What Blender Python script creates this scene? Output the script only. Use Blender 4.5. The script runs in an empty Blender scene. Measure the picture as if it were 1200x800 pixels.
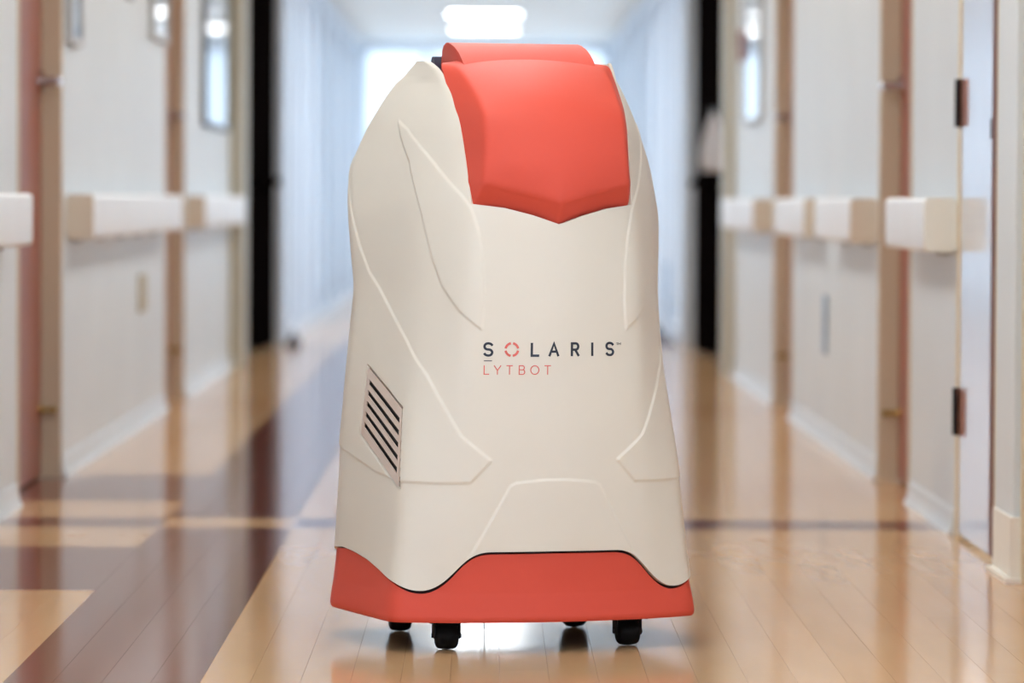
import bpy, bmesh, math, random
import numpy as np
from mathutils import Vector, Matrix

random.seed(7)
SC = bpy.context.scene
COL = SC.collection

# ================================================================ camera, world, exposure
cam_d = bpy.data.cameras.new('camera')
cam_d.lens = 150.0; cam_d.sensor_width = 36.0; cam_d.sensor_fit = 'HORIZONTAL'
cam_d.clip_end = 300
cam_d.dof.use_dof = True; cam_d.dof.focus_distance = 8.45; cam_d.dof.aperture_fstop = 3.2
cam = bpy.data.objects.new('camera', cam_d); COL.objects.link(cam)
CAM_R = Matrix.Rotation(-math.atan(30/5000), 3, 'Z') @ Matrix.Rotation(math.pi/2-math.atan(165.8/5000), 3, 'X') @ Matrix.Rotation(0.005, 3, 'Z')
cam.matrix_world = Matrix.Translation((0, 0, 0.9)) @ CAM_R.to_4x4()
SC.camera = cam

world = bpy.data.worlds.new('sky'); SC.world = world; world.use_nodes = True
bg = world.node_tree.nodes['Background']
bg.inputs['Color'].default_value = (0.72, 0.85, 1.0, 1); bg.inputs['Strength'].default_value = 4.5
SC.view_settings.view_transform = 'Standard'; SC.view_settings.look = 'None'
SC.view_settings.exposure = 0.60; SC.view_settings.gamma = 1.0; SC.view_settings.use_curve_mapping = False
LAMP = 16.5           # strength of every ceiling light diffuser

# ================================================================ materials
def srgb(r, g, b):
    f = lambda c: (c/255)/12.92 if c/255 <= .04045 else ((c/255+.055)/1.055)**2.4
    return (f(r), f(g), f(b), 1.0)
MATS = {}
def mat(name, col, rough=.5, spec=.5, metal=0.0, vary=0.0, scale=6.0, stretch=(1,1,1), bump=0.0, bscale=80.0, coat=0.0, coat_r=.1, rnd=0.0):
    m = bpy.data.materials.new(name); m.use_nodes = True
    nt = m.node_tree; b = nt.nodes['Principled BSDF']
    b.inputs['Base Color'].default_value = col; b.inputs['Roughness'].default_value = rough
    b.inputs['Specular IOR Level'].default_value = spec; b.inputs['Metallic'].default_value = metal
    b.inputs['Coat Weight'].default_value = coat; b.inputs['Coat Roughness'].default_value = coat_r
    if vary or bump or rnd:
        tc = nt.nodes.new('ShaderNodeTexCoord'); mp = nt.nodes.new('ShaderNodeMapping')
        mp.inputs['Scale'].default_value = stretch
        nt.links.new(tc.outputs['Object'], mp.inputs['Vector'])
    if vary or rnd:
        n = nt.nodes.new('ShaderNodeTexNoise'); n.inputs['Scale'].default_value = scale; n.inputs['Detail'].default_value = 5
        nt.links.new(mp.outputs['Vector'], n.inputs['Vector'])
        r = nt.nodes.new('ShaderNodeMapRange')
        r.inputs['From Min'].default_value = .3; r.inputs['From Max'].default_value = .7
        r.inputs['To Min'].default_value = 1-vary; r.inputs['To Max'].default_value = 1+vary*.6
        nt.links.new(n.outputs['Fac'], r.inputs['Value'])
        out = r.outputs['Result']
        if rnd:
            oi = nt.nodes.new('ShaderNodeObjectInfo'); r2 = nt.nodes.new('ShaderNodeMapRange')
            r2.inputs['To Min'].default_value = 1-rnd; r2.inputs['To Max'].default_value = 1+rnd*.6
            nt.links.new(oi.outputs['Random'], r2.inputs['Value'])
            mu = nt.nodes.new('ShaderNodeMath'); mu.operation = 'MULTIPLY'
            nt.links.new(out, mu.inputs[0]); nt.links.new(r2.outputs['Result'], mu.inputs[1]); out = mu.outputs[0]
        v = nt.nodes.new('ShaderNodeVectorMath'); v.operation = 'SCALE'
        v.inputs[0].default_value = col[:3]
        nt.links.new(out, v.inputs['Scale']); nt.links.new(v.outputs['Vector'], b.inputs['Base Color'])
    if bump:
        n2 = nt.nodes.new('ShaderNodeTexNoise'); n2.inputs['Scale'].default_value = bscale; n2.inputs['Detail'].default_value = 3
        nt.links.new(mp.outputs['Vector'], n2.inputs['Vector'])
        bp = nt.nodes.new('ShaderNodeBump'); bp.inputs['Strength'].default_value = bump; bp.inputs['Distance'].default_value = .002
        nt.links.new(n2.outputs['Fac'], bp.inputs['Height']); nt.links.new(bp.outputs['Normal'], b.inputs['Normal'])
    MATS[name] = m
    return m
def emis(name, col, s):
    m = bpy.data.materials.new(name); m.use_nodes = True; nt = m.node_tree; nt.nodes.clear()
    o = nt.nodes.new('ShaderNodeOutputMaterial'); e = nt.nodes.new('ShaderNodeEmission')
    e.inputs['Color'].default_value = col; e.inputs['Strength'].default_value = s
    nt.links.new(e.outputs[0], o.inputs['Surface']); MATS[name] = m; return m
def glassy(name, kind):
    m = bpy.data.materials.new(name); m.use_nodes = True; nt = m.node_tree; nt.nodes.clear()
    o = nt.nodes.new('ShaderNodeOutputMaterial'); mx = nt.nodes.new('ShaderNodeMixShader')
    fr = nt.nodes.new('ShaderNodeFresnel'); fr.inputs['IOR'].default_value = 1.45
    g = nt.nodes.new('ShaderNodeBsdfGlossy'); g.inputs['Roughness'].default_value = .03 if kind == 'clear' else .25
    if kind == 'clear':
        t = nt.nodes.new('ShaderNodeBsdfTransparent'); t.inputs['Color'].default_value = (.95, .98, 1, 1)
    else:
        c = (.86, .90, .95, 1) if kind == 'frosted' else (.80, .835, .86, 1)
        t = nt.nodes.new('ShaderNodeBsdfTranslucent'); t.inputs['Color'].default_value = c
    nt.links.new(fr.outputs[0], mx.inputs[0]); nt.links.new(t.outputs[0], mx.inputs[1]); nt.links.new(g.outputs[0], mx.inputs[2])
    nt.links.new(mx.outputs[0], o.inputs['Surface']); MATS[name] = m; return m

mat('wall_paint', srgb(218,224,225), rough=.38, vary=.04, scale=1.5, bump=.05, bscale=30)
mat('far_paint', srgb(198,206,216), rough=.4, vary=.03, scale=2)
mat('ceiling_paint', srgb(232,232,228), rough=.8, vary=.03, scale=3)
mat('base_white', srgb(216,220,220), rough=.34, vary=.03)
mat('jamb_tan', srgb(204,188,162), rough=.4, vary=.06, scale=4, stretch=(1,1,.2))
mat('pier_olive', srgb(188,182,162), rough=.45, vary=.04)
mat('jamb_cream', srgb(222,205,172), rough=.4, vary=.04)
mat('door_red', srgb(154,82,62), rough=.35, vary=.14, scale=5, stretch=(6,6,.5))
mat('door_laminate', srgb(216,222,232), rough=.10, vary=.02, spec=.8)
mat('door_dark', srgb(12,9,9), rough=1.0, spec=0.0, vary=.2, scale=4)
mat('edge_brown', srgb(104,48,36), rough=.4, vary=.1)
mat('rail_white', srgb(236,238,238), rough=.35, vary=.02)
mat('cap_tan', srgb(222,209,190), rough=.45, vary=.05)
mat('cap_cream', srgb(240,236,224), rough=.4, vary=.03)
mat('chrome', srgb(200,202,206), rough=.18, metal=1, vary=.03)
mat('hinge_copper', srgb(176,116,94), rough=.35, metal=.8, vary=.1)
mat('hinge_dark', srgb(40,32,34), rough=.4, metal=.6, vary=.1)
mat('brass', srgb(150,120,70), rough=.3, metal=1, vary=.1)
mat('plate_beige', srgb(186,172,138), rough=.4, vary=.04)
mat('plate_grey', srgb(150,170,190), rough=.35, vary=.04)
mat('frame_dark', srgb(56,58,66), rough=.35, vary=.1)
mat('frame_light', srgb(190,192,192), rough=.35, vary=.05)
mat('notice_paper', srgb(200,212,226), rough=.6, vary=.08, scale=9)
mat('notice_glass', srgb(120,130,140), rough=.04, spec=1.0, vary=.01)
mat('alarm_red', srgb(140,28,28), rough=.3, vary=.05)
mat('cloth_white', srgb(236,238,246), rough=.85, vary=.06)
mat('stop_dark', srgb(70,80,105), rough=.6, vary=.1)
mat('mullion_white', srgb(226,230,236), rough=.4, vary=.03)
mat('grout', srgb(150,116,88), rough=.6, vary=.1)
mat('plank_light', srgb(212,168,122), rough=.12, vary=.05, scale=2.0, stretch=(5,.8,1), rnd=.03, spec=.2)
mat('plank_dark', srgb(112,62,50), rough=.12, vary=.08, scale=2.0, stretch=(5,.8,1), rnd=.05, spec=.16)
mat('shell_cream', srgb(218,208,191), rough=.42, vary=.012, scale=5, bump=.03, bscale=500)
mat('shell_coral', srgb(210,76,56), rough=.58, spec=.35, vary=.015, scale=5, bump=.03, bscale=500)
mat('vent_taupe', srgb(206,186,170), rough=.45, vary=.03)
mat('slot_black', srgb(12,12,16), rough=.6, vary=.1)
mat('core_dark', srgb(48,24,24), rough=.7, vary=.1)
mat('navy', srgb(22,24,52), rough=.4, vary=.05)
mat('print_navy', srgb(28,34,50), rough=.45, vary=.02)
mat('print_coral', srgb(216,100,88), rough=.45, vary=.02)
mat('rubber', srgb(10,10,12), rough=.7, spec=.25, vary=.1)
mat('steel', srgb(150,150,155), rough=.3, metal=1, vary=.05)
mat('under_dark', srgb(30,28,30), rough=.7, vary=.1)
emis('lamp_glow', (.97, .985, 1.0, 1), LAMP)
glassy('clear_glass', 'clear'); glassy('frosted_glass', 'frosted'); glassy('milk_glass', 'milk')

# ================================================================ helpers
def tag(o, label=None, cat=None, group=None, kind=None):
    if label: o['label'] = label
    if cat: o['category'] = cat
    if group: o['group'] = group
    if kind: o['kind'] = kind
    return o
def empty(name, loc=(0,0,0), rz=0.0):
    o = bpy.data.objects.new(name, None); COL.objects.link(o); o.location = loc; o.rotation_euler = (0,0,rz)
    o.empty_display_size = .1
    return o
def link(name, me, m, parent=None, smooth=False):
    me.materials.append(MATS[m])
    if smooth:
        me.polygons.foreach_set('use_smooth', [True]*len(me.polygons))
    o = bpy.data.objects.new(name, me); COL.objects.link(o)
    if parent: o.parent = parent
    return o
class MB:
    def __init__(s): s.bm = bmesh.new()
    def box(s, x0, x1, y0, y1, z0, z1, bev=0.0, seg=2):
        r = bmesh.ops.create_cube(s.bm, size=1.0)
        for v in r['verts']:
            v.co = Vector(((x0+x1)/2+v.co.x*(x1-x0), (y0+y1)/2+v.co.y*(y1-y0), (z0+z1)/2+v.co.z*(z1-z0)))
        if bev > 0:
            es = list({e for v in r['verts'] for e in v.link_edges})
            bmesh.ops.bevel(s.bm, geom=es, offset=bev, segments=seg, affect='EDGES', profile=.5)
        return s
    def tube(s, pts, rad, n=12, cap=True):
        pts = [Vector(p) for p in pts]; rad = rad if isinstance(rad, (list, tuple)) else [rad]*len(pts); rings = []
        up = None
        for i, p in enumerate(pts):
            t = (pts[min(i+1, len(pts)-1)]-pts[max(i-1, 0)]).normalized()
            if up is None:
                up = t.orthogonal().normalized()
            u = (up - t*up.dot(t)).normalized(); up = u; w = t.cross(u)
            rings.append([s.bm.verts.new(p+(u*math.cos(2*math.pi*k/n)+w*math.sin(2*math.pi*k/n))*rad[i]) for k in range(n)])
        for a, b in zip(rings, rings[1:]):
            for k in range(n): s.bm.faces.new((a[k], a[(k+1)%n], b[(k+1)%n], b[k]))
        if cap:
            s.bm.faces.new(rings[0][::-1]); s.bm.faces.new(rings[-1])
        return s
    def prism(s, poly, axis, lo, hi):
        """extrude a 2D polygon along axis ('x': poly=(y,z), 'y': poly=(x,z), 'z': poly=(x,y))"""
        f = {'x': lambda p, t: (t, p[0], p[1]), 'y': lambda p, t: (p[0], t, p[1]), 'z': lambda p, t: (p[0], p[1], t)}[axis]
        A = [s.bm.verts.new(f(p, lo)) for p in poly]; B = [s.bm.verts.new(f(p, hi)) for p in poly]; n = len(poly)
        s.bm.faces.new(A); s.bm.faces.new(B[::-1])
        for k in range(n): s.bm.faces.new((A[k], B[k], B[(k+1)%n], A[(k+1)%n]))
        return s
    def mesh(s, name):
        bmesh.ops.recalc_face_normals(s.bm, faces=s.bm.faces)
        me = bpy.data.meshes.new(name); s.bm.to_mesh(me); s.bm.free(); return me
    def build(s, name, m, parent=None, smooth=False, angle=None):
        o = link(name, s.mesh(name), m, parent, smooth or angle is not None)
        if angle is not None: o.data.set_sharp_from_angle(angle=math.radians(angle))
        return o
def round_rect(x0, x1, z0, z1, r, n=4):
    out = []
    for cx, cz, a0 in ((x1-r, z1-r, 0), (x0+r, z1-r, 90), (x0+r, z0+r, 180), (x1-r, z0+r, 270)):
        for k in range(n+1):
            a = math.radians(a0+90*k/n); out.append((cx+r*math.cos(a), cz+r*math.sin(a)))
    return out
# ---------------------------------------------------------------- robot hull surface (local metres)
HULL = [  # z, c0b, c1a,c1b, c2a,c2b, c3a,c3b, c4a,c4b, c5b
 (0.05, -0.03, 0.215, 0, 0.3219, 0.04, 0.3635, 0.42, 0.27, 0.57, 0.585),
 (0.1, -0.03, 0.215, 0, 0.3199, 0.04, 0.362, 0.42, 0.27, 0.57, 0.585),
 (0.18, -0.032, 0.208, -0.002, 0.3098, 0.052, 0.3566, 0.41, 0.27, 0.56, 0.575),
 (0.33, -0.036, 0.196, -0.004, 0.2936, 0.06, 0.3501, 0.4, 0.265, 0.55, 0.565),
 (0.4, -0.038, 0.192, -0.004, 0.2835, 0.065, 0.3473, 0.4, 0.265, 0.55, 0.56),
 (0.48, -0.04, 0.188, -0.004, 0.271, 0.075, 0.3445, 0.38, 0.26, 0.54, 0.55),
 (0.56, -0.042, 0.186, -0.003, 0.2583, 0.085, 0.3417, 0.362, 0.26, 0.53, 0.54),
 (0.72, -0.046, 0.182, -0.002, 0.2482, 0.11, 0.3282, 0.345, 0.255, 0.51, 0.52),
 (0.8, -0.048, 0.175, 0, 0.2467, 0.115, 0.3354, 0.358, 0.25, 0.5, 0.51),
 (0.87, -0.05, 0.168, 0, 0.2442, 0.12, 0.3396, 0.368, 0.25, 0.5, 0.51),
 (0.9, -0.05, 0.167, 0.005, 0.244, 0.125, 0.3387, 0.378, 0.25, 0.5, 0.51),
 (0.97, -0.045, 0.172, 0.03, 0.2392, 0.15, 0.3309, 0.397, 0.24, 0.48, 0.49),
 (1.045, -0.04, 0.178, 0.06, 0.23, 0.175, 0.2986, 0.38, 0.22, 0.46, 0.47),
 (1.1, 0, 0.18, 0.107, 0.216, 0.205, 0.268, 0.357, 0.21, 0.43, 0.44),
 (1.135, 0.06, 0.182, 0.155, 0.203, 0.23, 0.2455, 0.34, 0.2, 0.41, 0.42),
 (1.15, 0.09, 0.184, 0.18, 0.2025, 0.236, 0.228, 0.322, 0.2, 0.385, 0.4),
 (1.165, 0.12, 0.189, 0.205, 0.202, 0.25, 0.2175, 0.309, 0.2, 0.36, 0.37),
 (1.175, 0.15, 0.194, 0.232, 0.2025, 0.265, 0.2095, 0.296, 0.202, 0.33, 0.34),
 (1.182, 0.18, 0.199, 0.258, 0.203, 0.276, 0.2055, 0.288, 0.203, 0.305, 0.31),
 (1.188, 0.2, 0.2025, 0.279, 0.203, 0.283, 0.2035, 0.286, 0.203, 0.288, 0.29),
]
SEG = (76, 44, 124, 36, 40)          # samples between knots c0..c5 on one half
NH = sum(SEG)
KC = np.cumsum((0,)+SEG)             # column index of each knot
def hull_tables():
    T = np.array(HULL); zf = np.arange(0.05, 1.1885, 0.002)
    C = np.stack([np.interp(zf, T[:,0], T[:,i]) for i in range(1, T.shape[1])], 1)
    k = np.exp(-0.5*(np.arange(-15,16)/7.5)**2); k /= k.sum()
    S = np.stack([np.convolve(np.pad(C[:,i],15,mode='edge'), k, 'valid') for i in range(C.shape[1])], 1)
    w = np.clip((1.16-zf)/0.05, 0, 1)[:,None]
    return zf, S*w + C*(1-w)
ZF, CT = hull_tables()
def hull_rows(zs):
    """closed cross-sections: array (len(zs), 2*NH, 2); column 0 = front centre, columns 1..NH the +a half, rest mirrored"""
    K = np.stack([np.interp(zs, ZF, CT[:,i]) for i in range(CT.shape[1])], 1)
    z0 = np.zeros(len(zs))
    kn = [np.stack(p,1) for p in ((z0,K[:,0]),(K[:,1],K[:,2]),(K[:,3],K[:,4]),(K[:,5],K[:,6]),(K[:,7],K[:,8]),(z0,K[:,9]))]
    half = []
    for i, n in enumerate(SEG):
        t = (np.arange(n)/n)[None,:,None]
        e = np.concatenate([t, t**1.6], 2) if i == 0 else t      # the front bows gently instead of meeting in a ridge
        half.append(kn[i][:,None,:]*(1-e) + kn[i+1][:,None,:]*e)
    half.append(kn[5][:,None,:])
    H = np.concatenate(half, 1)                      # NH+1 columns
    M = H[:,1:-1][:,::-1].copy(); M[:,:,0] *= -1
    P = np.concatenate([H, M], 1)                    # 2*NH columns, closed
    # rounding: knot-dependent Laplacian smoothing along the perimeter
    idx = np.arange(2*NH); d = np.minimum(idx, 2*NH-idx)
    wt = np.interp(d, [0, 40, 60, KC[1], KC[1]+20, KC[2], KC[2]+40, KC[3], KC[4], NH], [.5,.5,.30,.30,.30,.30,.45,.5,.5,.5])[None,:,None]
    for it in range(240):
        P = P + wt*((np.roll(P,1,1)+np.roll(P,-1,1))*.5 - P)
    return P

# ================================================================ the corridor (metres; the camera stands over the origin, the hall runs along +Y)
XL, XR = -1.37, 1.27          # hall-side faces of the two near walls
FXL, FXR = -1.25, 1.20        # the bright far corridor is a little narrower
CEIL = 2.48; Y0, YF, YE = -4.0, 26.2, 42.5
SEAM = .00022
XS = (-.895, -.53)            # the dark lengthwise band of the floor
YB = (9.78, 11.00, 11.66, 12.02, 12.69, 13.87)    # where the cross bands change colour

floor = tag(MB().box(-1.75, 1.65, Y0, YE+.3, -.12, -.006).build('floor', 'grout'), kind='structure')
PLANK_W = .0912
plank_cache = {}
def plank_mesh(w, l, m):
    key = (round(w, 4), round(l, 4), m)
    if key not in plank_cache:
        b = MB().box(-w/2+SEAM, w/2-SEAM, -l/2+SEAM, l/2-SEAM, -.006, 0)
        me = b.mesh('plank'); me.materials.append(MATS[m]); plank_cache[key] = me
    return plank_cache[key]
far_light, far_dark = [], []
n_planks = 0
def plank(x0, x1, y0, y1, m, part):
    global n_planks
    if part:
        o = bpy.data.objects.new('plank', plank_mesh(x1-x0, y1-y0, m)); COL.objects.link(o)
        o.location = ((x0+x1)/2, (y0+y1)/2, 0); o.parent = floor; n_planks += 1
    else:
        (far_light if m == 'plank_light' else far_dark).append((x0, x1, y0, y1))
def field(x0, x1, y0, y1, m, along=True, L=1.10, near=7.4, far=14.6):
    """lay planks over one colour field; joints staggered from row to row"""
    n = max(1, round((x1-x0)/PLANK_W)) if along else max(1, round((y1-y0)/PLANK_W))
    for i in range(n):
        if along:
            a, b = x0+(x1-x0)*i/n, x0+(x1-x0)*(i+1)/n
            lo, hi = y0, y1
        else:
            a, b = y0+(y1-y0)*i/n, y0+(y1-y0)*(i+1)/n
            lo, hi = x0, x1
        off = ((i*2) % 5)/5*L
        cuts = [lo]+[c for c in np.arange(math.floor(lo/L)*L+off-L, hi, L) if lo+.12 < c < hi-.12]+[hi]
        for c0, c1 in zip(cuts, cuts[1:]):
            yy0, yy1 = (c0, c1) if along else (a, b)
            part = yy1 > near and yy0 < far
            if along: plank(a, b, c0, c1, m, part)
            else: plank(c0, c1, a, b, m, part)
field(XS[1], 1.33, Y0, YB[2], 'plank_light')
field(XS[1], 1.33, YB[2], YB[3], 'plank_dark', along=False, L=.93)
field(XS[1], 1.33, YB[3], YE, 'plank_light')
field(XS[0], XS[1], Y0, YB[2], 'plank_dark')
field(XS[0], XS[1], YB[2], YB[3], 'plank_light', along=False, L=2)
field(XS[0], XS[1], YB[3], YE, 'plank_dark')
field(-1.60, XS[0], Y0, YB[0], 'plank_light')
for k, m in enumerate(('plank_dark', 'plank_light', 'plank_dark', 'plank_light', 'plank_dark')):
    field(-1.60, XS[0], YB[k], YB[k+1], m, along=False, L=2)
field(-1.60, XS[0], YB[5], YE, 'plank_light')
for lst, m in ((far_light, 'plank_light'), (far_dark, 'plank_dark')):
    b = MB()
    for x0, x1, y0, y1 in lst: b.box(x0+SEAM, x1-SEAM, y0+SEAM, y1-SEAM, -.006, 0)
    tag(b.build('plank_field', m, floor), kind='stuff')

tag(MB().box(-1.75, 1.65, Y0, YE+.3, CEIL, CEIL+.12).build('ceiling', 'ceiling_paint'), kind='structure')
tag(MB().box(-1.75, 1.65, Y0-.15, Y0, -.006, CEIL).build('wall_back', 'wall_paint'), kind='structure')

HEAD = 2.10
def side_wall(name, side, xf, opens, ya, yb):
    """one long wall with door openings; side -1 = left, +1 = right"""
    b = MB(); y = ya; xo = xf+side*.22
    xa, xb = min(xf, xo), max(xf, xo)
    for o0, o1 in opens:
        b.box(xa, xb, y, o0, -.006, CEIL); b.box(xa, xb, o0, o1, HEAD if o0 > 8 else 2.34, CEIL)
        if o0 < 8: b.box(xa, xb, o0, o1, -.006, .10)
        y = o1
    b.box(xa, xb, y, yb, -.006, CEIL)
    return tag(b.build(name, 'wall_paint'), kind='structure')
FILL_WIN = [(.4, 2.3), (2.7, 4.6), (5.0, 6.9)]      # unseen tall windows, added near the camera to light the robot's front
OPL = FILL_WIN+[(12.45, 13.75), (18.17, 19.30)]
OPR = FILL_WIN+[(8.95, 10.08), (10.62, 11.47), (12.75, 13.80), (17.70, 18.84)]
side_wall('wall_left', -1, XL, OPL, Y0, 23.2)
side_wall('wall_right', 1, XR, OPR, Y0, 22.3)
def cove(name, side, xf, spans):
    b = MB()
    for y0, y1 in spans:
        p = [(xf+side*.02, 0), (xf-side*.020, 0), (xf-side*.018, .006), (xf-side*.008, .022), (xf-side*.005, .05), (xf-side*.004, .065), (xf+side*.001, .072), (xf+side*.02, .072)]
        b.prism(p, 'y', y0, y1)
    return tag(b.build(name, 'base_white', angle=40), kind='structure')
cove('baseboard_left', -1, XL, [(Y0, 12.44), (13.76, 18.16), (19.31, 22.80)])
cove('baseboard_right', 1, XR, [(Y0, 8.94), (11.52, 12.74), (13.81, 17.69), (18.85, 21.86)])

# recessed doors -------------------------------------------------------------------------------
def lever(b, side, x, y, z, toward):
    b.tube([(x, y, z), (x-side*.014, y, z)], .036, 16)
    b.tube([(x-side*.010, y, z), (x-side*.055, y, z), (x-side*.062, y+toward*.008, z), (x-side*.064, y+toward*.03, z), (x-side*.064, y+toward*.115, z)], [.016,.016,.017,.016,.013], 12)
def recessed_door(n, side, xf, y0, y1, fm='jamb_tan', latch_far=True):
    d = tag(empty('door_%d' % n, (0, 0, 0)), kind='structure')
    dep = .06; j = .045
    xi, xo = xf-side*.004, xf+side*.21
    xa, xb = min(xi, xo), max(xi, xo)
    b = MB().box(xa, xb, y0+.001, y0+j, 0, HEAD-.001, .003).box(xa, xb, y1-j, y1-.001, 0, HEAD-.001, .003).box(xa, xb, y0+j, y1-j, HEAD-j, HEAD-.001, .003)
    # the stop the leaf shuts against
    b.box(min(xf+side*(dep+.046), xf+side*(dep+.06)), max(xf+side*(dep+.046), xf+side*(dep+.06)), y0+j, y0+j+.014, 0, HEAD-j).box(min(xf+side*(dep+.046), xf+side*(dep+.06)), max(xf+side*(dep+.046), xf+side*(dep+.06)), y1-j-.014, y1-j, 0, HEAD-j)
    b.build('frame', fm, d)
    l0, l1 = xf+side*dep, xf+side*(dep+.044)
    leaf = MB().box(min(l0, l1), max(l0, l1), y0+j+.004, y1-j-.004, .008, HEAD-j-.004, .002).build('leaf', 'door_red', d)
    hb = MB(); lever(hb, side, l0, y1-j-.07, 1.27, -1)
    hb.build('lever_handle', 'chrome', leaf, angle=40)
    st = MB(); st.tube([(l0, y1-j-.04, .22), (l0-side*.02, y1-j-.04, .22), (l0-side*.05, y1-j-.04, .22), (l0-side*.056, y1-j-.04, .22)], [.016,.009,.012,.010], 10)
    st.build('door_stop', 'brass', leaf, angle=40)
    for z in (.3, 1.05, 1.8): MB().tube([(l0-side*.004, y0+j+.004, z-.05), (l0-side*.004, y0+j+.004, z+.05)], .008, 8).build('hinge', 'steel', d, angle=40)
    return d
recessed_door(1, -1, XL, *OPL[3]); recessed_door(2, -1, XL, *OPL[4])
recessed_door(3, 1, XR, *OPR[5]); recessed_door(4, 1, XR, *OPR[6])
recessed_door(5, 1, XR, *OPR[3], fm='jamb_cream')

# flush laminate door next to the near pier: hinges on its far side
d = tag(empty('door_6'), kind='structure')
y0, y1 = OPR[4]
MB().box(XR-.006, XR+.21, y1-.05, y1-.001, 0, HEAD, .003).box(XR-.001, XR+.21, y0+.001, y0+.02, 0, HEAD, .003).box(XR-.001, XR+.21, y0+.02, y1-.05, HEAD-.04, HEAD, .003).build('frame', 'jamb_cream', d)
leaf = MB().box(XR-.002, XR+.042, y0+.095, y1-.054, .012, HEAD-.045, .0015).build('leaf', 'door_laminate', d)
MB().box(XR-.004, XR+.042, y0+.024, y0+.094, .012, HEAD-.045, .0015).build('edge_strip', 'edge_brown', leaf)
MB().box(XR-.0055, XR-.001, y0+.10, y0+.116, 1.06, 1.11, .001).build('latch_plate', 'hinge_dark', leaf)
for z in (.34, 1.165, 1.88):
    h = MB().box(XR-.005, XR-.001, y1-.20, y1-.058, z-.062, z+.062, .001).build('hinge', 'hinge_copper', d)
    b = MB().tube([(XR-.012, y1-.052, z-.064), (XR-.012, y1-.052, z+.064)], .009, 10)
    for k in (-.05, 0, .05): b.box(XR-.008, XR-.0055, y1-.049, y1-.012, z+k-.010, z+k+.010)
    b.build('hinge_knuckle', 'hinge_dark', h, angle=40)
MB().box(XR+.05, XR+.20, y0+.02, y1-.05, 0, .006).build('threshold', 'under_dark', d)

# near pier beside it, with a tall cove base
t = tag(MB().box(1.250, XR+.0, 10.09, 10.42, 0, CEIL, .006).box(1.252, XR+.2, 10.084, 10.09, 0, CEIL).build('trim_1', 'wall_paint'), kind='structure')
b = MB(); b.prism([(1.228, 10.05), (1.48, 10.05), (1.48, 10.10), (1.27, 10.10), (1.27, 10.43), (1.226, 10.43)], 'z', 0, .012)
b.prism([(1.242, 10.066), (1.48, 10.066), (1.48, 10.09), (1.27, 10.09), (1.27, 10.425), (1.242, 10.425)], 'z', .012, .155)
tag(b.build('baseboard_pier', 'cap_cream'), kind='structure')

# bumper handrails ----------------------------------------------------------------------------
def handrail(side, xf, y0, y1, label, cap='cap_tan', d=.088):
    root = tag(empty('handrail', (xf, y0, 0)), label, 'handrail', 'handrails along the corridor walls')
    xa, xb = sorted((0.0, -side*d)); z0, z1 = .765, .912
    MB().prism(round_rect(xa, xb, z0, z1, .014), 'y', .03, y1-y0).build('rail', 'rail_white', root, angle=50)
    MB().prism(round_rect(xa, xb, z0+.001, z1-.001, .016), 'y', 0, .032).build('end_cap', cap, root, angle=50)
    k = .25
    while k < y1-y0-.1:
        MB().box(min(0, -side*.03), max(0, -side*.03), k-.03, k+.03, z0-.012, z0+.01, .002).build('bracket', 'frame_light', root); k += .8
    return root
handrail(-1, XL, 9.2, 12.05, 'white bumper handrail at left edge, cut off by the picture')
handrail(-1, XL, 13.90, 18.0, 'long white handrail with tan end on left wall above the beige outlet plate')
handrail(-1, XL, 19.42, 22.7, 'short white handrail on left wall just before the black fire door')
handrail(1, XR, 11.52, 12.66, 'nearest white handrail on right wall, touching the hinged laminate door', cap='cap_cream')
handrail(1, XR, 13.87, 15.40, 'white handrail with tan end right of the red-brown door, second from near')
handrail(1, XR, 15.90, 17.55, 'white handrail on right wall ending at the narrow far brown door')
handrail(1, XR, 18.95, 21.6, 'farthest white handrail on right wall beneath the glazed notice frame')

# smoke barrier: piers, header and two dark leaves standing open
b = MB().box(-1.59, -1.305, 22.80, 23.30, 0, CEIL, .004).box(1.228, 1.49, 21.90, 22.40, 0, CEIL, .004)
b.box(-1.305, 1.228, 22.9, 23.1, 2.2, CEIL)
tag(b.build('trim_2', 'pier_olive'), kind='structure')
def open_leaf(n, hinge, tip, side):
    h, t = Vector(hinge), Vector(tip); L = (t-h).length
    o = tag(empty('door_%d' % n, (h.x, h.y, 0), math.atan2(t.y-h.y, t.x-h.x)), kind='structure')
    lf = MB().box(0, L, -.024, .024, .008, 2.46, .003).build('leaf', 'door_dark', o)
    sy = .024*side
    MB().box(.12, L-.08, min(sy, sy+.045*side), max(sy, sy+.045*side), .98, 1.03, .008).build('push_bar', 'door_dark', lf)
    MB().box(.02, L-.02, min(sy, sy+.003*side), max(sy, sy+.003*side), .02, .24, .001).build('kick_plate', 'door_dark', lf)
    return o
open_leaf(7, (-1.42, 25.0), (-1.318, 26.05), -1)
open_leaf(8, (1.365, 24.5), (1.268, 25.55), 1)
b = MB().box(-1.65, -1.47, 23.3, YF, -.006, CEIL); tag(b.build('wall_alcove_left', 'wall_paint'), kind='structure')
b = MB().box(1.42, 1.60, 22.4, YF, -.006, CEIL); tag(b.build('wall_alcove_right', 'wall_paint'), kind='structure')

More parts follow.
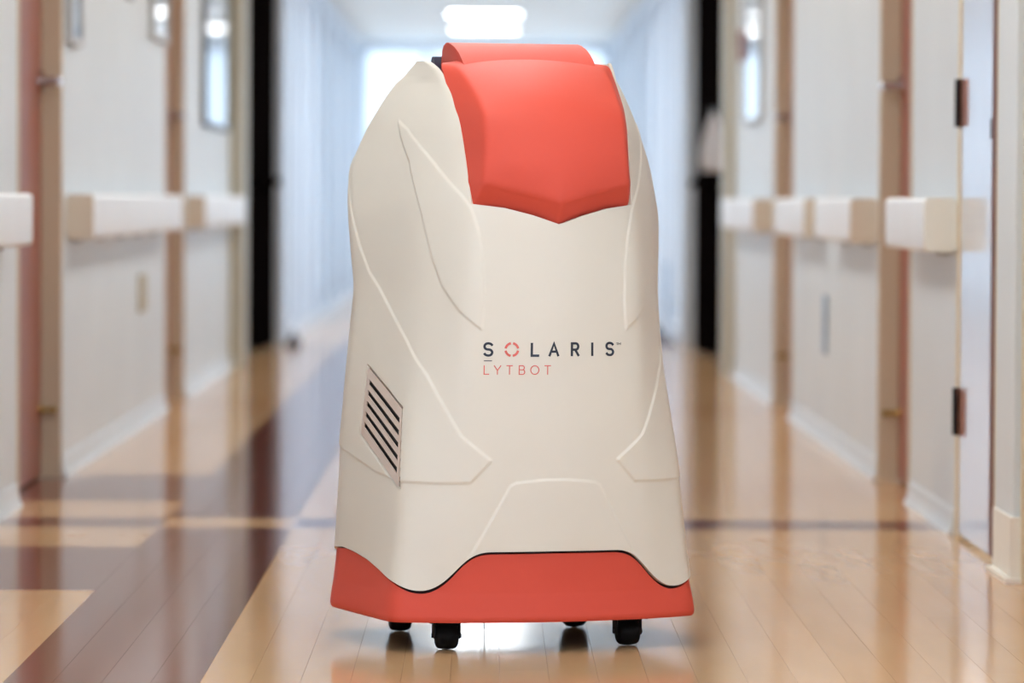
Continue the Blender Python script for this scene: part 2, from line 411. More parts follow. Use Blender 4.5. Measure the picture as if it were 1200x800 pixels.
# bright far corridor: piers with tall frosted windows between them, glazed end
def glaze(side, xf, wins, n0, glass='milk_glass'):
    for k, (o0, o1) in enumerate(wins):
        xm = xf+side*.07
        w = MB(); fx = sorted((xm-side*.025, xm+side*.025))
        w.box(fx[0], fx[1], o0, o0+.05, .10, 2.34).box(fx[0], fx[1], o1-.05, o1, .10, 2.34).box(fx[0], fx[1], o0+.05, o1-.05, .10, .16).box(fx[0], fx[1], o0+.05, o1-.05, 2.28, 2.34)
        ym = (o0+o1)/2; w.box(fx[0], fx[1], ym-.03, ym+.03, .16, 2.28)
        wo = tag(w.build('window_%d' % (n0+k), 'mullion_white'), kind='structure')
        for p0, p1 in ((o0+.05, ym-.03), (ym+.03, o1-.05)):
            MB().box(xm-.004, xm+.004, p0, p1, .16, 2.28).build('pane', glass, wo)
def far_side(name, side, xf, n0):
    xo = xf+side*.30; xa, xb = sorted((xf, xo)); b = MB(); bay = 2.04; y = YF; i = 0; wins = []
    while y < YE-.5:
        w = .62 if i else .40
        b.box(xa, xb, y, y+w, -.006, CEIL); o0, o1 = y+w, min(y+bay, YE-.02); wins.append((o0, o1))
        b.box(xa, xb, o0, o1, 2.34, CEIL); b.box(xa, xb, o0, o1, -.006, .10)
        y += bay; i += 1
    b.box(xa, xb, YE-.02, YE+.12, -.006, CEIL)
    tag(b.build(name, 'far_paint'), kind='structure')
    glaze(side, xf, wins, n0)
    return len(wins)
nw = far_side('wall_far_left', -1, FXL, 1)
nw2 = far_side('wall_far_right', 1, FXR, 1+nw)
glaze(-1, XL, FILL_WIN, 2+nw+nw2, 'frosted_glass'); glaze(1, XR, FILL_WIN, 5+nw+nw2, 'frosted_glass')  # added fill windows, unseen, numbered after the far ones
w = MB(); ye = YE
for x in (-1.25, -.62, -.03, .56, 1.15): w.box(x, x+.05, ye-.03, ye+.03, 0, 2.44)
w.box(-1.25, 1.20, ye-.031, ye+.031, 2.36, CEIL).box(-1.25, 1.20, ye-.031, ye+.031, 0, .10).box(-1.2, 1.15, ye-.028, ye+.028, 1.0, 1.05)
wo = tag(w.build('window_%d' % (1+nw+nw2), 'mullion_white'), kind='structure')
xs = (-1.25, -.62, -.03, .56, 1.15)
for a_, b_ in zip(xs, xs[1:]):
    for z0, z1 in ((.10, 1.0), (1.05, 2.36)):
        MB().box(a_+.05, b_, ye-.004, ye+.004, z0, z1).build('pane', 'milk_glass', wo)

# ceiling lights ------------------------------------------------------------------------------
fr_me = None
def ceiling_light(y, label):
    global fr_me
    r = tag(empty('ceiling_light', (-.03, y, CEIL)), label, 'ceiling light', 'ceiling lights along the corridor')
    if fr_me is None:
        b = MB()
        b.box(-.34, -.30, -.20, .20, -.022, 0, .003).box(.30, .34, -.20, .20, -.022, 0, .003).box(-.30, .30, -.20, -.18, -.022, 0, .003).box(-.30, .30, .18, .20, -.022, 0, .003)
        me1 = b.mesh('light_frame'); me1.materials.append(MATS['frame_light'])
        me2 = MB().box(-.30, .30, -.18, .18, -.014, -.006).mesh('light_diffuser'); me2.materials.append(MATS['lamp_glow'])
        fr_me = (me1, me2)
    for nm, me in zip(('frame', 'diffuser'), fr_me):
        o = bpy.data.objects.new(nm, me); COL.objects.link(o); o.parent = r
yl = 39.3; k = 0
while yl > -3.2:
    ceiling_light(yl, 'lower of the two lit ceiling panels near the bright corridor end' if k == 0 else
                  'upper of the two lit ceiling panels near the bright corridor end' if k == 1 else
                  'lit ceiling panel above the corridor, out of the picture')
    yl -= 3.3 if k == 0 else 5.0 if k == 1 else 1.65; k += 1  # unseen panels stand closer together than the visible pair, added for light level

# things on the walls ---------------------------------------------------------------------------
def notice(side, xf, y0, y1, z0, z1, label, rz=0.0, frame='frame_light'):
    r = tag(empty('notice_frame', (xf, (y0+y1)/2, z0), rz), label, 'notice frame', 'glazed frames on the walls')
    L = (y1-y0)/2; H = z1-z0; s = -side
    bx = lambda a, b_: sorted((s*a, s*b_))
    xa, xb = bx(.001, .026); b = MB()
    b.box(xa, xb, -L, -L+.025, 0, H, .002).box(xa, xb, L-.025, L, 0, H, .002).box(xa, xb, -L+.025, L-.025, 0, .025, .002).box(xa, xb, -L+.025, L-.025, H-.025, H, .002)
    b.build('frame', frame, r)
    xa, xb = bx(.001, .012); MB().box(xa, xb, -L+.025, L-.025, .025, H-.025).build('notice_sheet', 'notice_paper', r)
    xa, xb = bx(.016, .019); MB().box(xa, xb, -L+.025, L-.025, .025, H-.025).build('glass_cover', 'notice_glass', r)
    return r
notice(-1, XL, 13.85, 14.25, 1.40, 2.05, 'narrow glazed frame on left wall beside the nearest red-brown door', rz=math.radians(0.0))
notice(-1, XL, 17.30, 18.05, 1.55, 2.15, 'small glazed frame on left wall catching lights before the second brown door')
notice(-1, XL, 20.5, 22.4, 1.25, 2.25, 'tall glazed frame on left wall next to the black fire door', frame='frame_dark')
notice(1, XR, 19.65, 20.85, 1.27, 2.25, 'glazed frame on right wall next to the red alarm', frame='frame_light')
def wall_plate(name, side, xf, y, z, w, h, m, label, cat):
    r = tag(empty(name, (xf, y, z)), label, cat)
    xa, xb = sorted((-side*.0005, -side*.009)); MB().box(xa, xb, -w/2, w/2, -h/2, h/2, .003).build('cover_plate', m, r)
    xa, xb = sorted((-side*.009, -side*.013))
    for k in (-.028, .028): MB().box(xa, xb, -.017, .017, k-.014, k+.014, .003).build('socket', m, r)
    return r
wall_plate('outlet_plate', -1, XL, 16.95, .525, .30, .15, 'plate_beige', 'beige outlet plate low on the left wall below the long handrail', 'outlet')
wall_plate('outlet_plate', 1, XR, 15.95, .44, .16, .22, 'plate_grey', 'pale blue-grey plate low on the right wall between two handrails', 'outlet')
r = tag(empty('name_plate', (XL, 16.3, 1.655)), 'small dark sign at the top of the left wall between doors', 'sign')
MB().box(.0005, .012, -.09, .09, 0, .11, .002).build('sign_plate', 'frame_dark', r)
MB().box(.012, .014, -.07, .07, .02, .09).build('sign_face', 'stop_dark', r)
r = tag(empty('fire_alarm', (XR, 20.95, 1.585)), 'red fire alarm box on right wall beside the glazed frame', 'fire alarm')
MB().box(-.04, -.0005, -.05, .05, 0, .15, .008).build('housing', 'alarm_red', r)
MB().box(-.046, -.039, -.035, .035, .03, .06, .003).build('pull_bar', 'rail_white', r)
# cloth hanging on the right dark leaf
r = tag(empty('hanging_cloth', (1.292, 24.42, 1.07), math.radians(68)), 'white cloth hanging on the black fire door right of the robot', 'cloth')
b = MB(); n = 15
rows = []
for iz, (zz, wd) in enumerate(((0, .065), (.06, .075), (.14, .07), (.22, .055), (.29, .035), (.33, .015))):
    rows.append([b.bm.verts.new((math.sin(k*1.7)*.010*(1-iz/7)+.006, -wd+2*wd*k/(n-1), zz+.008*math.sin(k*2.3+iz))) for k in range(n)])
for a_, c_ in zip(rows, rows[1:]):
    for k in range(n-1): b.bm.faces.new((a_[k], a_[k+1], c_[k+1], c_[k]))
o = b.build('cloth_fabric', 'cloth_white', r, smooth=True); sm = o.modifiers.new('thick', 'SOLIDIFY'); sm.thickness = .006
MB().tube([(.05, 0, .345), (.0, 0, .345), (-.02, 0, .335), (-.02, 0, .36)], .006, 8).build('hook', 'chrome', r)
# small dark things standing on the far floor
def floor_stop(x, y, label):
    r = tag(empty('door_holder', (x, y, 0)), label, 'door holder', 'dark door holders on the far floor')
    MB().prism([(-.05, 0), (.05, 0), (.04, .03), (.015, .05), (-.03, .05)], 'y', -.05, .05).build('wedge', 'stop_dark', r)
    MB().tube([(0, 0, .045), (0, 0, .085)], [.018, .014], 10).build('rubber_tip', 'rubber', r)
floor_stop(-1.19, 26.3, 'dark door holder on far floor left of the robot')
floor_stop(1.12, 28.0, 'dark door holder on far floor right of the robot beside a thin post')
r = tag(empty('floor_post', (1.14, 26.9, 0)), 'thin grey-blue post on round base beside far right wall', 'post')
MB().tube([(0,0,0), (0,0,.012), (0,0,.022)], [.075,.075,.03], 20).build('base', 'stop_dark', r, angle=40)
MB().tube([(0,0,.02), (0,0,.47)], .012, 10).build('pole', 'plate_grey', r, angle=40)
MB().tube([(0,0,.46), (0,0,.48), (0,0,.50)], [.012,.022,.012], 10).build('pole_cap', 'plate_grey', r, angle=40)

# ================================================================ the robot (local: x across its front, y to its back, z up)
robot = tag(empty('robot', (.1311, 8.4835, 0), math.radians(15.5)), 'cream and coral rolling robot with sloping lid, standing in the corridor', 'robot')
NC = 2*NH
DIDX = np.minimum(np.arange(NC), NC-np.arange(NC))          # columns from the front centre, same on both halves
SGN = np.where(np.arange(NC) <= NH, 1, -1)
def zb_of(d): return np.interp(d, [0,53,62,69,77,86,95,106,123,145,170,196,218,240,262,285,NH], [.204,.203,.194,.176,.150,.132,.1245,.1265,.142,.159,.175,.185,.190,.185,.165,.15,.15])
def zt_of(d): return np.where(d < KC[1], np.interp(d, [0,24,48,KC[1]], [.852,.870,.884,.892]), np.where(d <= KC[4], 1.1815, 1.02))
k7 = np.exp(-.5*(np.arange(-8,9)/3.5)**2); k7 /= k7.sum()
ZB = np.convolve(np.pad(zb_of(DIDX), 8, mode='wrap'), k7, 'valid')
ZT = zt_of(DIDX).astype(float)
def poly_sd(px, py, poly):
    """signed distance (positive inside) from points to a closed polygon"""
    d2 = np.full(px.shape, 1e9); ins = np.zeros(px.shape, bool); n = len(poly)
    for i in range(n):
        x0, y0 = poly[i]; x1, y1 = poly[(i+1) % n]
        ex, ey = x1-x0, y1-y0; t = np.clip(((px-x0)*ex+(py-y0)*ey)/(ex*ex+ey*ey), 0, 1)
        d2 = np.minimum(d2, (px-x0-t*ex)**2+(py-y0-t*ey)**2)
        if y0 != y1:
            c = ((y0 > py) != (y1 > py)) & (px < (x1-x0)*(py-y0)/(y1-y0)+x0); ins ^= c
    d = np.sqrt(d2); return np.where(ins, d, -d)
CW = .00245
P_LENS = [(169,1.06),(134,.976),(120,.88),(108,.788),(97,.728),(81,.68),(61.5,.642),(60,.704),(62.5,.772),(68,.832),(76,.884),(82.5,.907),(90,.928),(97,.9495),(104,.971),(112,.992),(124,1.0155),(143,1.0405)]
P_HIP = [(246,.99),(241,.956),(230,.870),(220,.808),(206,.752),(172,.688),(135,.616),(109,.552),(90,.488),(75,.432),(51,.384),(66,.340),(94,.338),(124,.339),(168,.352),(240,.394),(285,.42),(285,.99)]
P_FRONT = [(71,.150),(36,.334),(32,.340),(10,.346),(-10,.346),(-32,.340),(-36,.334),(-71,.150)]
P_VENT = [(199,.564),(133,.484),(124,.324),(200,.424)]
def step(sd, w): t = np.clip(sd/(2*w)+.5, 0, 1); return t*t*(3-2*t)
def offset_field(D, S, Z):
    """outward offset of the hull: D = columns from the centre line, S = side (+1 robot's +x), Z = height"""
    X = D*CW; sc = lambda p: [(a*CW, b) for a, b in p]
    o = .0024*step(poly_sd(X, Z, sc(P_LENS)), .0022)
    o += .0027*step(poly_sd(X, Z, sc(P_HIP)), .0022)
    o += .0024*step(poly_sd(X*S, Z, sc(P_FRONT)), .0022)
    v = -.0100*step(poly_sd(X, Z, sc(P_VENT)), .0016)
    return o+np.where(S < 0, v, 0)
zr = np.arange(.110, 1.1886, .0025); zr[-1] = 1.188
RP = hull_rows(zr)
def hull_normals(P, z):
    du = np.roll(P, -1, 1)-np.roll(P, 1, 1)
    dz = np.gradient(P, z, axis=0)
    T = np.concatenate([du, np.zeros(du.shape[:2]+(1,))], 2); V = np.concatenate([dz, np.ones(dz.shape[:2]+(1,))], 2)
    n = np.cross(T, V); n /= np.maximum(np.linalg.norm(n, axis=2, keepdims=True), 1e-9); return n
RN = hull_normals(RP, zr)
fade = np.clip((1.17-zr)/.03, 0, 1)[:, None]
def surf(D, side, Z, off):
    """point on the hull at column D (signed by side), height Z, pushed out by off (scalar)"""
    D = np.asarray(D, float); Z = np.asarray(Z, float)
    c = np.where(side*D >= 0, np.abs(D), NC-np.abs(D)) % NC
    c0 = np.floor(c).astype(int); fc = c-c0; c1 = (c0+1) % NC; c0 = c0 % NC
    r = np.clip((Z-zr[0])/.0025, 0, len(zr)-1.001); r0 = np.floor(r).astype(int); fr = r-r0
    def g(A): return ((A[r0, c0].T*(1-fc)+A[r0, c1].T*fc)*(1-fr)+(A[r0+1, c0].T*(1-fc)+A[r0+1, c1].T*fc)*fr).T
    p = g(RP); n = g(RN)
    return np.stack([p[..., 0], p[..., 1], Z], -1)+n*np.asarray(off)[..., None]

def grid_mesh(name, zrows, P, N, off, zb, zt, m, parent, rim):
    """sheet of the closed cross-sections, trimmed between zb and zt per column, with a turned-in rim"""
    nr, nc = P.shape[:2]
    Z = np.clip(zrows[:, None], zb[None], zt[None])
    Pz = np.empty((nr, nc, 2))
    ri = np.clip((Z-zrows[0])/(zrows[1]-zrows[0]), 0, nr-1.0001); r0 = np.floor(ri).astype(int); fr = (ri-r0)[..., None]
    cc = np.broadcast_to(np.arange(nc)[None], Z.shape)
    Pz = P[r0, cc]*(1-fr)+P[r0+1, cc]*fr; Nz = N[r0, cc]*(1-fr)+N[r0+1, cc]*fr
    o = off(np.broadcast_to(DIDX[None], Z.shape), np.broadcast_to(SGN[None], Z.shape), Z)
    V = np.concatenate([Pz, Z[..., None]], 2)+Nz*o[..., None]
    live = (Z[1:]-Z[:-1]) > 1e-6
    q = live | np.roll(live, -1, 1); both = live & np.roll(live, -1, 1)
    jump = np.abs(np.roll(zt, -1)-zt) > .05
    q = np.where(jump[None], both, q)
    I, J = np.nonzero(q); J2 = (J+1) % nc
    idx = lambda i, j: i*nc+j
    F = np.stack([idx(I, J), idx(I, J2), idx(I+1, J2), idx(I+1, J)], 1)
    Vf = V.reshape(-1, 3)
    # weld coincident clamped rows
    key = np.where((Z <= zb[None]+1e-7), 0, np.arange(nr)[:, None])
    top = Z >= zt[None]-1e-7
    first_top = top.argmax(0); low = (Z <= zb[None]+1e-7); last_low = nr-1-low[::-1].argmax(0)
    rep = np.arange(nr)[:, None]*np.ones((1, nc), int)
    rep = np.where(top, first_top[None], rep); rep = np.where(low & low.any(0)[None], last_low[None], rep)
    remap = (rep*nc+np.arange(nc)[None]).reshape(-1)
    F = remap[F]
    used, inv = np.unique(F, return_inverse=True); F = inv.reshape(F.shape); Vu = Vf[used]; Nu = Nz.reshape(-1, 3)[used]
    faces = []
    for a, b, c, d in F.tolist():
        f = []
        for k in (a, b, c, d):
            if k not in f: f.append(k)
        if len(f) >= 3: faces.append(f)
    # rim: boundary edges turned inwards
    from collections import Counter
    cnt = Counter(); orient = {}
    for f in faces:
        for k in range(len(f)):
            e = (f[k], f[(k+1) % len(f)]); s = (min(e), max(e)); cnt[s] += 1; orient[s] = e
    bnd = [orient[s] for s, n in cnt.items() if n == 1]
    verts = Vu.tolist(); rmap = {}
    def rv(i, depth, tag_):
        if (i, tag_) not in rmap:
            rmap[(i, tag_)] = len(verts); verts.append((Vu[i]-Nu[i]*depth).tolist())
        return rmap[(i, tag_)]
    for a, b in bnd:
        faces.append([b, a, rv(a, rim, 0), rv(b, rim, 0)])
    me = bpy.data.meshes.new(name); me.from_pydata(verts, [], faces); me.validate(); me.update()
    ob = link(name, me, m, parent, True)
    me.set_sharp_from_angle(angle=math.radians(50))
    return ob
body = grid_mesh('body', zr, RP, RN, lambda D, S, Z: offset_field(D, S, Z), ZB, ZT, 'shell_cream', robot, .010)

# coral base skirt: follows the hull just inside it, its top edge below the body's wavy hem
zs = np.arange(.062, .2085, .0025); SP = hull_rows(zs); SN = hull_normals(SP, zs)
skirt = grid_mesh('base_skirt', zs, SP, SN,
                  lambda D, S, Z: np.interp(Z, [.062, .066, .072, .12, .21], [-.003, -.0005, .0005, -.004, -.006]),
                  np.full(NC, .062), ZB-np.interp(DIDX, [0,60,75,95,120,240], [.0055,.0055,.007,.006,.004,.003]), 'shell_coral', robot, .012)
pl = [(float(x)*.97, float(.27+(y-.27)*.97)) for x, y in SP[2][::6]]
MB().prism(pl, 'z', .0665, .074).build('underside_plate', 'under_dark', robot)
pl = [(float(x)*.955, float(.27+(y-.27)*.955)) for x, y in SP[30][::6]]
MB().prism(pl, 'z', .076, .225).build('hem_gap_block', 'core_dark', robot)  # dark block added so the gap under the hem reads as shade
MB().box(-.14, .14, .075, .43, .225, 1.06, .01).build('inner_core', 'core_dark', robot)

# lid -------------------------------------------------------------------------------------------
LID = [  # (outer a,b,z) (crease a,b,z) (centre b,z)
 ((0.1600,0.0450,0.8500), (.150, .030, .850), (-.020, .815)),
 ((0.1665,0.0240,0.8900), (.158, .010, .893), (-.038, .855)),
 ((0.1700,0.0300,0.9120), (.1535,-.009,.914), (-.050, .876)),
 ((0.1730,0.0340,0.9350), (.150,-.027, .934), (-.062, .897)),
 ((0.1745,0.0560,0.9700), (.1485,-.026,.970), (-.058, .960)),
 ((0.1775,0.0700,1.0150),(.146,-.020, 1.020),(-.048, 1.020)),
 ((0.1800,0.0860,1.0500),(.144,-.012, 1.068),(-.034, 1.080)),
 ((0.1805,0.1050,1.0850),(.1465,.036, 1.100),( .010, 1.118)),
 ((0.1798,0.1400,1.1180),(.1500,.085, 1.130),( .070, 1.150)),
 ((0.1785,0.1760,1.1500),(.1525,.135, 1.157),( .125, 1.173)),
 ((0.1785,0.2060,1.1780),(.1550,.190, 1.178),( .185, 1.192)),
 ((0.1520,0.2450,1.1770),(.1380,.250, 1.182),( .270, 1.195)),
 ((0.1380,0.3450,1.1720),(.1300,.345, 1.180),( .345, 1.188)),
]
def lid_mesh():
    nrow = len(LID); t_in = np.arange(nrow); t = np.linspace(0, nrow-1, 121)
    def chan(f, s2=3.5):
        v = np.interp(t, t_in, [f(r) for r in LID]); k = np.exp(-.5*(np.arange(-6,7)/2.2)**2); k /= k.sum()
        w1 = np.convolve(np.pad(v, 6, mode='reflect', reflect_type='odd'), k, 'valid')
        k2 = np.exp(-.5*(np.arange(-24,25)/s2)**2); k2 /= k2.sum(); w2 = np.convolve(np.pad(v, 24, mode='reflect', reflect_type='odd'), k2, 'valid')
        f2 = np.clip((t-4)/1.0, 0, 1)*np.clip((11.8-t)/1.0, 0, 1); return w1*(1-f2)+w2*f2
    O = np.stack([chan(lambda r, i=i: r[0][i]) for i in range(3)], 1); C = np.stack([chan(lambda r, i=i: r[1][i]) for i in range(3)], 1)
    M = np.stack([np.zeros(len(t)), chan(lambda r: r[2][0], 9.0), chan(lambda r: r[2][1], 9.0)], 1)
    na, nb = 14, 44; cols = []
    for k in range(na): u = k/na; cols.append(O*(1-u)+C*u)
    for k in range(nb+1):
        u = k/nb
        e = np.clip((t-2.6)/1.6, 0, 1)[:, None]; e = u*(1-e)+(1-(1-u)**1.9)*e
        cols.append(C*(1-e*np.array([0,1,1])-u*np.array([1,0,0]))+M*e)
    H = np.stack(cols, 1)                         # rows x cols x 3 (+a side from outer to centre)
    G = np.concatenate([H, (H[:, :-1]*np.array([-1, 1, 1]))[:, ::-1]], 1)
    # soften creases across
    n = G.shape[1]
    w = np.interp(np.minimum(np.arange(n), n-1-np.arange(n)), [0, 4, na, na+6, na+nb-8, na+nb], [0, .3, .45, .45, .5, .5])[None, :, None]
    for it in range(5):
        L = np.roll(G, 1, 1); Rr = np.roll(G, -1, 1); G = G+w*((L+Rr)*.5-G)
    nr = G.shape[0]
    # turned-in side flanges
    inw = G[:, :1]*np.array([.96, 1, 1])+np.array([0, .02, -.03]); inw2 = G[:, -1:]*np.array([.96, 1, 1])+np.array([0, .02, -.03])
    G = np.concatenate([inw, G, inw2], 1); n = G.shape[1]
    faces = [(i*n+j, (i+1)*n+j, (i+1)*n+j+1, i*n+j+1) for i in range(nr-1) for j in range(n-1)]
    back = [((nr-1)*n+j) for j in range(n)]
    me = bpy.data.meshes.new('lid'); vs = G.reshape(-1, 3).tolist(); base = len(vs)
    vs += [(v[0], v[1], .98) for v in G[-1].tolist()]
    faces += [(back[j], base+j, base+j+1, back[j+1]) for j in range(n-1)]
    me.from_pydata(vs, [], faces); me.update()
    bm = bmesh.new(); bm.from_mesh(me); bmesh.ops.recalc_face_normals(bm, faces=bm.faces); bm.to_mesh(me); bm.free()
    return me
lid = link('lid', lid_mesh(), 'shell_coral', robot, True); lid.data.set_sharp_from_angle(angle=math.radians(40))
prof = [(.150,1.156),(.170,1.172),(.188,1.185),(.210,1.1975),(.240,1.2090),(.270,1.2165),(.295,1.2205),(.315,1.221),(.332,1.217),(.343,1.207),(.348,1.19),(.349,1.10),(.30,1.10),(.20,1.10)]
b = MB(); b.prism(prof, 'x', -.139, .139)
es = [e for e in b.bm.edges if abs(e.verts[0].co.x-e.verts[1].co.x) < 1e-6 and min(e.verts[0].co.z, e.verts[1].co.z) > 1.15]
bmesh.ops.bevel(b.bm, geom=es, offset=.0035, segments=3, affect='EDGES', profile=.5)
b.build('hinge_cover', 'shell_coral', lid, angle=35)
b = MB(); b.prism([(.352,1.00),(.352,1.165),(.356,1.185),(.365,1.194),(.376,1.194),(.385,1.185),(.388,1.165),(.388,1.00)], 'x', -.151, .11)
b.build('rear_lamp_bar', 'navy', robot, angle=40)

# side vent: recessed plate with five slots ---------------------------------------------------------
def vq(p, q):
    a, b_, c, d_ = [np.array(v) for v in P_VENT]
    return (a*(1-p)+b_*p)*(1-q)+(d_*(1-p)+c*p)*q
def vent_plate():
    ps = [0, .055]+[.055+(.955-.055)*k/12 for k in range(1, 13)]+[1.0]
    qs = [0]; slots = (.185, .345, .505, .665, .825)
    for s in slots: qs += [s-.041, s+.041]
    qs += [1.0]
    full = np.array([[vq(.016+p*.968, .02+q*.96) for p in ps] for q in qs])
    # ends of the slots sag slightly, as on the pressed plate
    bm = bmesh.new(); top = {}
    def V(i, j, lay):
        if (i, j, lay) not in top:
            d_, z_ = full[i][j]
            top[(i, j, lay)] = bm.verts.new(surf(-d_, 1, z_, (.0020, -.0008)[lay]).tolist())
        return top[(i, j, lay)]
    hole = lambda i, j: (i % 2 == 1) and 1 <= j <= 12
    nr, ncol = len(qs)-1, len(ps)-1
    for i in range(nr):
        for j in range(ncol):
            if hole(i, j): continue
            bm.faces.new((V(i,j,0), V(i,j+1,0), V(i+1,j+1,0), V(i+1,j,0)))
            for (di, dj, e0, e1) in ((-1,0,(i,j),(i,j+1)), (1,0,(i+1,j),(i+1,j+1)), (0,-1,(i,j),(i+1,j)), (0,1,(i,j+1),(i+1,j+1))):
                ii, jj = i+di, j+dj
                if not (0 <= ii < nr and 0 <= jj < ncol) or hole(ii, jj):
                    bm.faces.new((V(*e0,0), V(*e1,0), V(*e1,1), V(*e0,1)))
    bmesh.ops.recalc_face_normals(bm, faces=bm.faces)
    me = bpy.data.meshes.new('vent_grille'); bm.to_mesh(me); bm.free(); return me
vent = link('vent_grille', vent_plate(), 'vent_taupe', body)
def patch(name, p0, p1, q0, q1, off, m, parent, n=8):
    bm = bmesh.new(); g = [[bm.verts.new(surf(-vq(p0+(p1-p0)*i/n, q0+(q1-q0)*j/n)[0], 1, vq(p0+(p1-p0)*i/n, q0+(q1-q0)*j/n)[1], off).tolist()) for i in range(n+1)] for j in range(n+1)]
    for j in range(n):
        for i in range(n): bm.faces.new((g[j][i], g[j][i+1], g[j+1][i+1], g[j+1][i]))
    me = bpy.data.meshes.new(name); bm.to_mesh(me); bm.free(); return link(name, me, m, parent)
patch('vent_backing', .03, .97, .06, .94, -.0035, 'slot_black', body)

# printed lettering: flat strokes laid on the front -----------------------------------------------------
def ribbon(bm, pts, w):
    """pts in (column, height); stroke of width w metres"""
    P = np.array([((p[0]-.8)*CW, p[1]) for p in pts], float); n = len(P); L = []; R_ = []
    for i in range(n):
        t0 = P[i]-P[i-1] if i > 0 else P[1]-P[0]; t1 = P[i+1]-P[i] if i < n-1 else P[-1]-P[-2]
        t0 = t0/np.linalg.norm(t0); t1 = t1/np.linalg.norm(t1); nn = np.array([-(t0+t1)[1], (t0+t1)[0]]); nn /= max(np.linalg.norm(nn), 1e-6)
        c = max(.5, abs(nn.dot(np.array([-t1[1], t1[0]])))); nn = nn*w/2/c
        e = np.zeros(2)
        if i == 0: e = -t1*w*.3
        if i == n-1: e = t0*w*.3
        L.append(P[i]+nn+e); R_.append(P[i]-nn+e)
    mk = lambda q, off: bm.verts.new(surf(q[0]/CW, 1, q[1], off).tolist())
    A = [mk(q, .0007) for q in L]; B = [mk(q, .0007) for q in R_]; A2 = [mk(q, -.0006) for q in L]; B2 = [mk(q, -.0006) for q in R_]
    for i in range(n-1):
        bm.faces.new((A[i], A[i+1], B[i+1], B[i])); bm.faces.new((A[i], A2[i], A2[i+1], A[i+1])); bm.faces.new((B[i], B[i+1], B2[i+1], B2[i]))
    bm.faces.new((A[0], B[0], B2[0], A2[0])); bm.faces.new((A[-1], A2[-1], B2[-1], B[-1]))
arc = lambda cx, cy, rx, ry, a0, a1, n=9: [(cx+rx*math.cos(math.radians(a0+(a1-a0)*k/n)), cy+ry*math.sin(math.radians(a0+(a1-a0)*k/n))) for k in range(n+1)]
GL = {
 'S': [arc(.5,.75,.5,.25,25,90,4)+arc(.42,.75,.40,.25,90,270,8)+arc(.55,.25,.43,.25,90,-90,8)[0:]+arc(.5,.25,.5,.25,-90,-155,4)],
 'L': [[(0,1),(0,0),(1,0)]],
 'A': [[(0,0),(.5,1),(1,0)], [(.2,.33),(.8,.33)]],
 'R': [[(0,0),(0,1),(.55,1)]+arc(.58,.74,.38,.26,90,-90,8)+[(0,.48)], [(.5,.48),(1,0)]],
 'I': [[(.5,0),(.5,1)]],
 'Y': [[(0,1),(.5,.45),(1,1)], [(.5,.45),(.5,0)]],
 'T': [[(0,1),(1,1)], [(.5,1),(.5,0)]],
 'B': [[(.5,.53),(0,.53),(0,0),(.6,0)]+arc(.65,.265,.35,.265,-90,90,8)+[(.5,.53)], [(0,.53),(0,1),(.55,1)]+arc(.58,.765,.34,.235,90,-90,8)],
 'O': [arc(.5,.5,.5,.5,0,363,24)],
 'M': [[(0,0),(0,1),(.5,.3),(1,1),(1,0)]],
}
def glyphs(name, items, m, w):
    bm = bmesh.new()
    for ch, d0, d1, z0, z1 in items:
        for st in GL[ch]:
            ribbon(bm, [(-(d0+(d1-d0)*x), z0+(z1-z0)*y) for x, y in st], w)
    bmesh.ops.recalc_face_normals(bm, faces=bm.faces)
    me = bpy.data.meshes.new(name); bm.to_mesh(me); bm.free(); return link(name, me, m, body)
Z0, Z1 = .5925, .6165
for ch, d0, d1 in (('S',58.7,52.3),('L',21,15.5),('A',6.4,-.8),('R',-12.6,-18.4),('I',-30,-31.5),('S',-43.6,-50)):
    glyphs('letter', [(ch, d0, d1, Z0, Z1)], 'print_navy', .0047)
glyphs('trademark_sign', [('T',-53,-54.5,.6125,.6165),('M',-55,-57,.6125,.6165)], 'print_navy', .0007)
bm = bmesh.new()
for q in range(4):
    ribbon(bm, [(-(37.0-5.0*math.cos(math.radians(a))), (Z0+Z1)/2+.0125*math.sin(math.radians(a))) for a in np.linspace(90*q+16, 90*q+74, 9)], .0045)
bmesh.ops.recalc_face_normals(bm, faces=bm.faces); me = bpy.data.meshes.new('ring_emblem'); bm.to_mesh(me); bm.free(); link('ring_emblem', me, 'print_coral', body)
bm = bmesh.new(); ribbon(bm, [(-58.6, .5820), (-55, .5820), (-52.6, .5820)], .0016); bmesh.ops.recalc_face_normals(bm, faces=bm.faces)
me = bpy.data.meshes.new('underline_bar'); bm.to_mesh(me); bm.free(); link('underline_bar', me, 'print_navy', body)
for ch, d0, d1 in (('L',58.4,54.6),('Y',50.6,45.4),('T',40.8,36.2),('B',30.8,26.4),('O',21.6,15.0),('T',10.2,5.4)):
    glyphs('letter', [(ch, d0, d1, .5555, .5725)], 'print_coral', .0019)

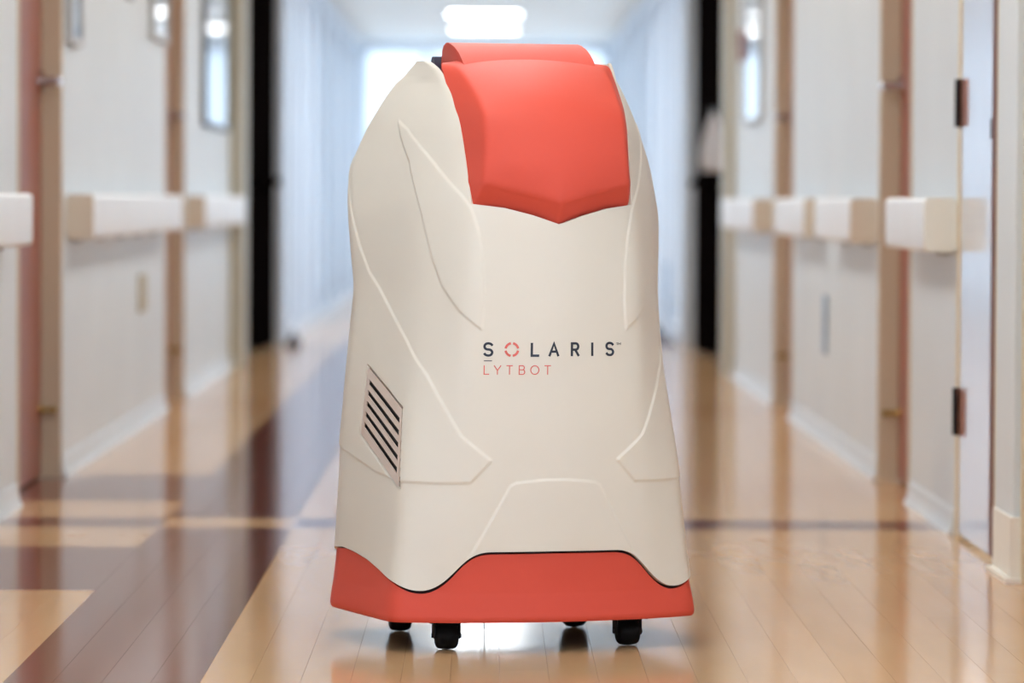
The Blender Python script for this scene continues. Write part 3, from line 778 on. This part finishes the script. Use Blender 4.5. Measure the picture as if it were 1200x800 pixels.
# casters ----------------------------------------------------------------------------------------------
def caster_meshes():
    f = MB(); f.box(-.030, .030, -.034, .034, .0575, .0625, .0015); f.tube([(0, .004, .056), (0, .004, .062)], .020, 16)
    f.box(-.027, -.0235, -.014, .020, .022, .058, .002).box(.0235, .027, -.014, .020, .022, .058, .002)
    f.tube([(-.030, 0, .028), (.030, 0, .028)], .005, 8)
    for s in (-1, 1):
        for y in (-.024, .024): f.tube([(s*.033, y, .0545), (s*.033, y, .060)], .0045, 6)
    fm = f.mesh('caster_fork'); fm.materials.append(MATS['under_dark'])
    w = MB(); w.tube([(-.0225,0,.028), (-.021,0,.028), (-.017,0,.028), (-.008,0,.028), (0,0,.028), (.008,0,.028), (.017,0,.028), (.021,0,.028), (.0225,0,.028)], [.019,.0225,.0258,.0275,.028,.0275,.0258,.0225,.019], 28)
    wm = w.mesh('wheel'); wm.materials.append(MATS['rubber']); wm.polygons.foreach_set('use_smooth', [True]*len(wm.polygons))
    h = MB(); h.prism([(-.029,.034),(-.026,.046),(-.016,.0565),(.016,.0565),(.024,.050),(.026,.040),(.020,.0555),(-.014,.0572),(-.030,.046)], 'x', -.021, .021)
    hm = MB().box(-.0232, .0232, -.016, .022, .0485, .0572, .003).mesh('hood'); hm.materials.append(MATS['rubber'])
    h.bm.free()
    return fm, wm, hm
fm, wm, hm = caster_meshes()
for x, y, rz in ((-.19,.095,-.12), (.19,.095,-.05), (-.19,.47,-.1), (.19,.47,.1)):
    c = bpy.data.objects.new('caster', fm); COL.objects.link(c); c.parent = robot; c.location = (x, y, 0); c.rotation_euler = (0, 0, rz)
    for nm, me in (('wheel', wm), ('hood', hm)):
        o = bpy.data.objects.new(nm, me); COL.objects.link(o); o.parent = c
# the small grounding hook under the belly
b = MB(); b.box(-.016, .016, -.006, .006, .060, .0665, .001); b.tube([(0,0,.062), (.006,0,.054), (.002,0,.046), (-.006,0,.050)], .0028, 8)
b.tube([(.002,0,.046), (.003,.002,.03), (.001,0,.012), (.002,0,.001)], .0011, 6)
o = b.build('grounding_wire', 'rubber', robot); o.location = (-.012, .46, 0)
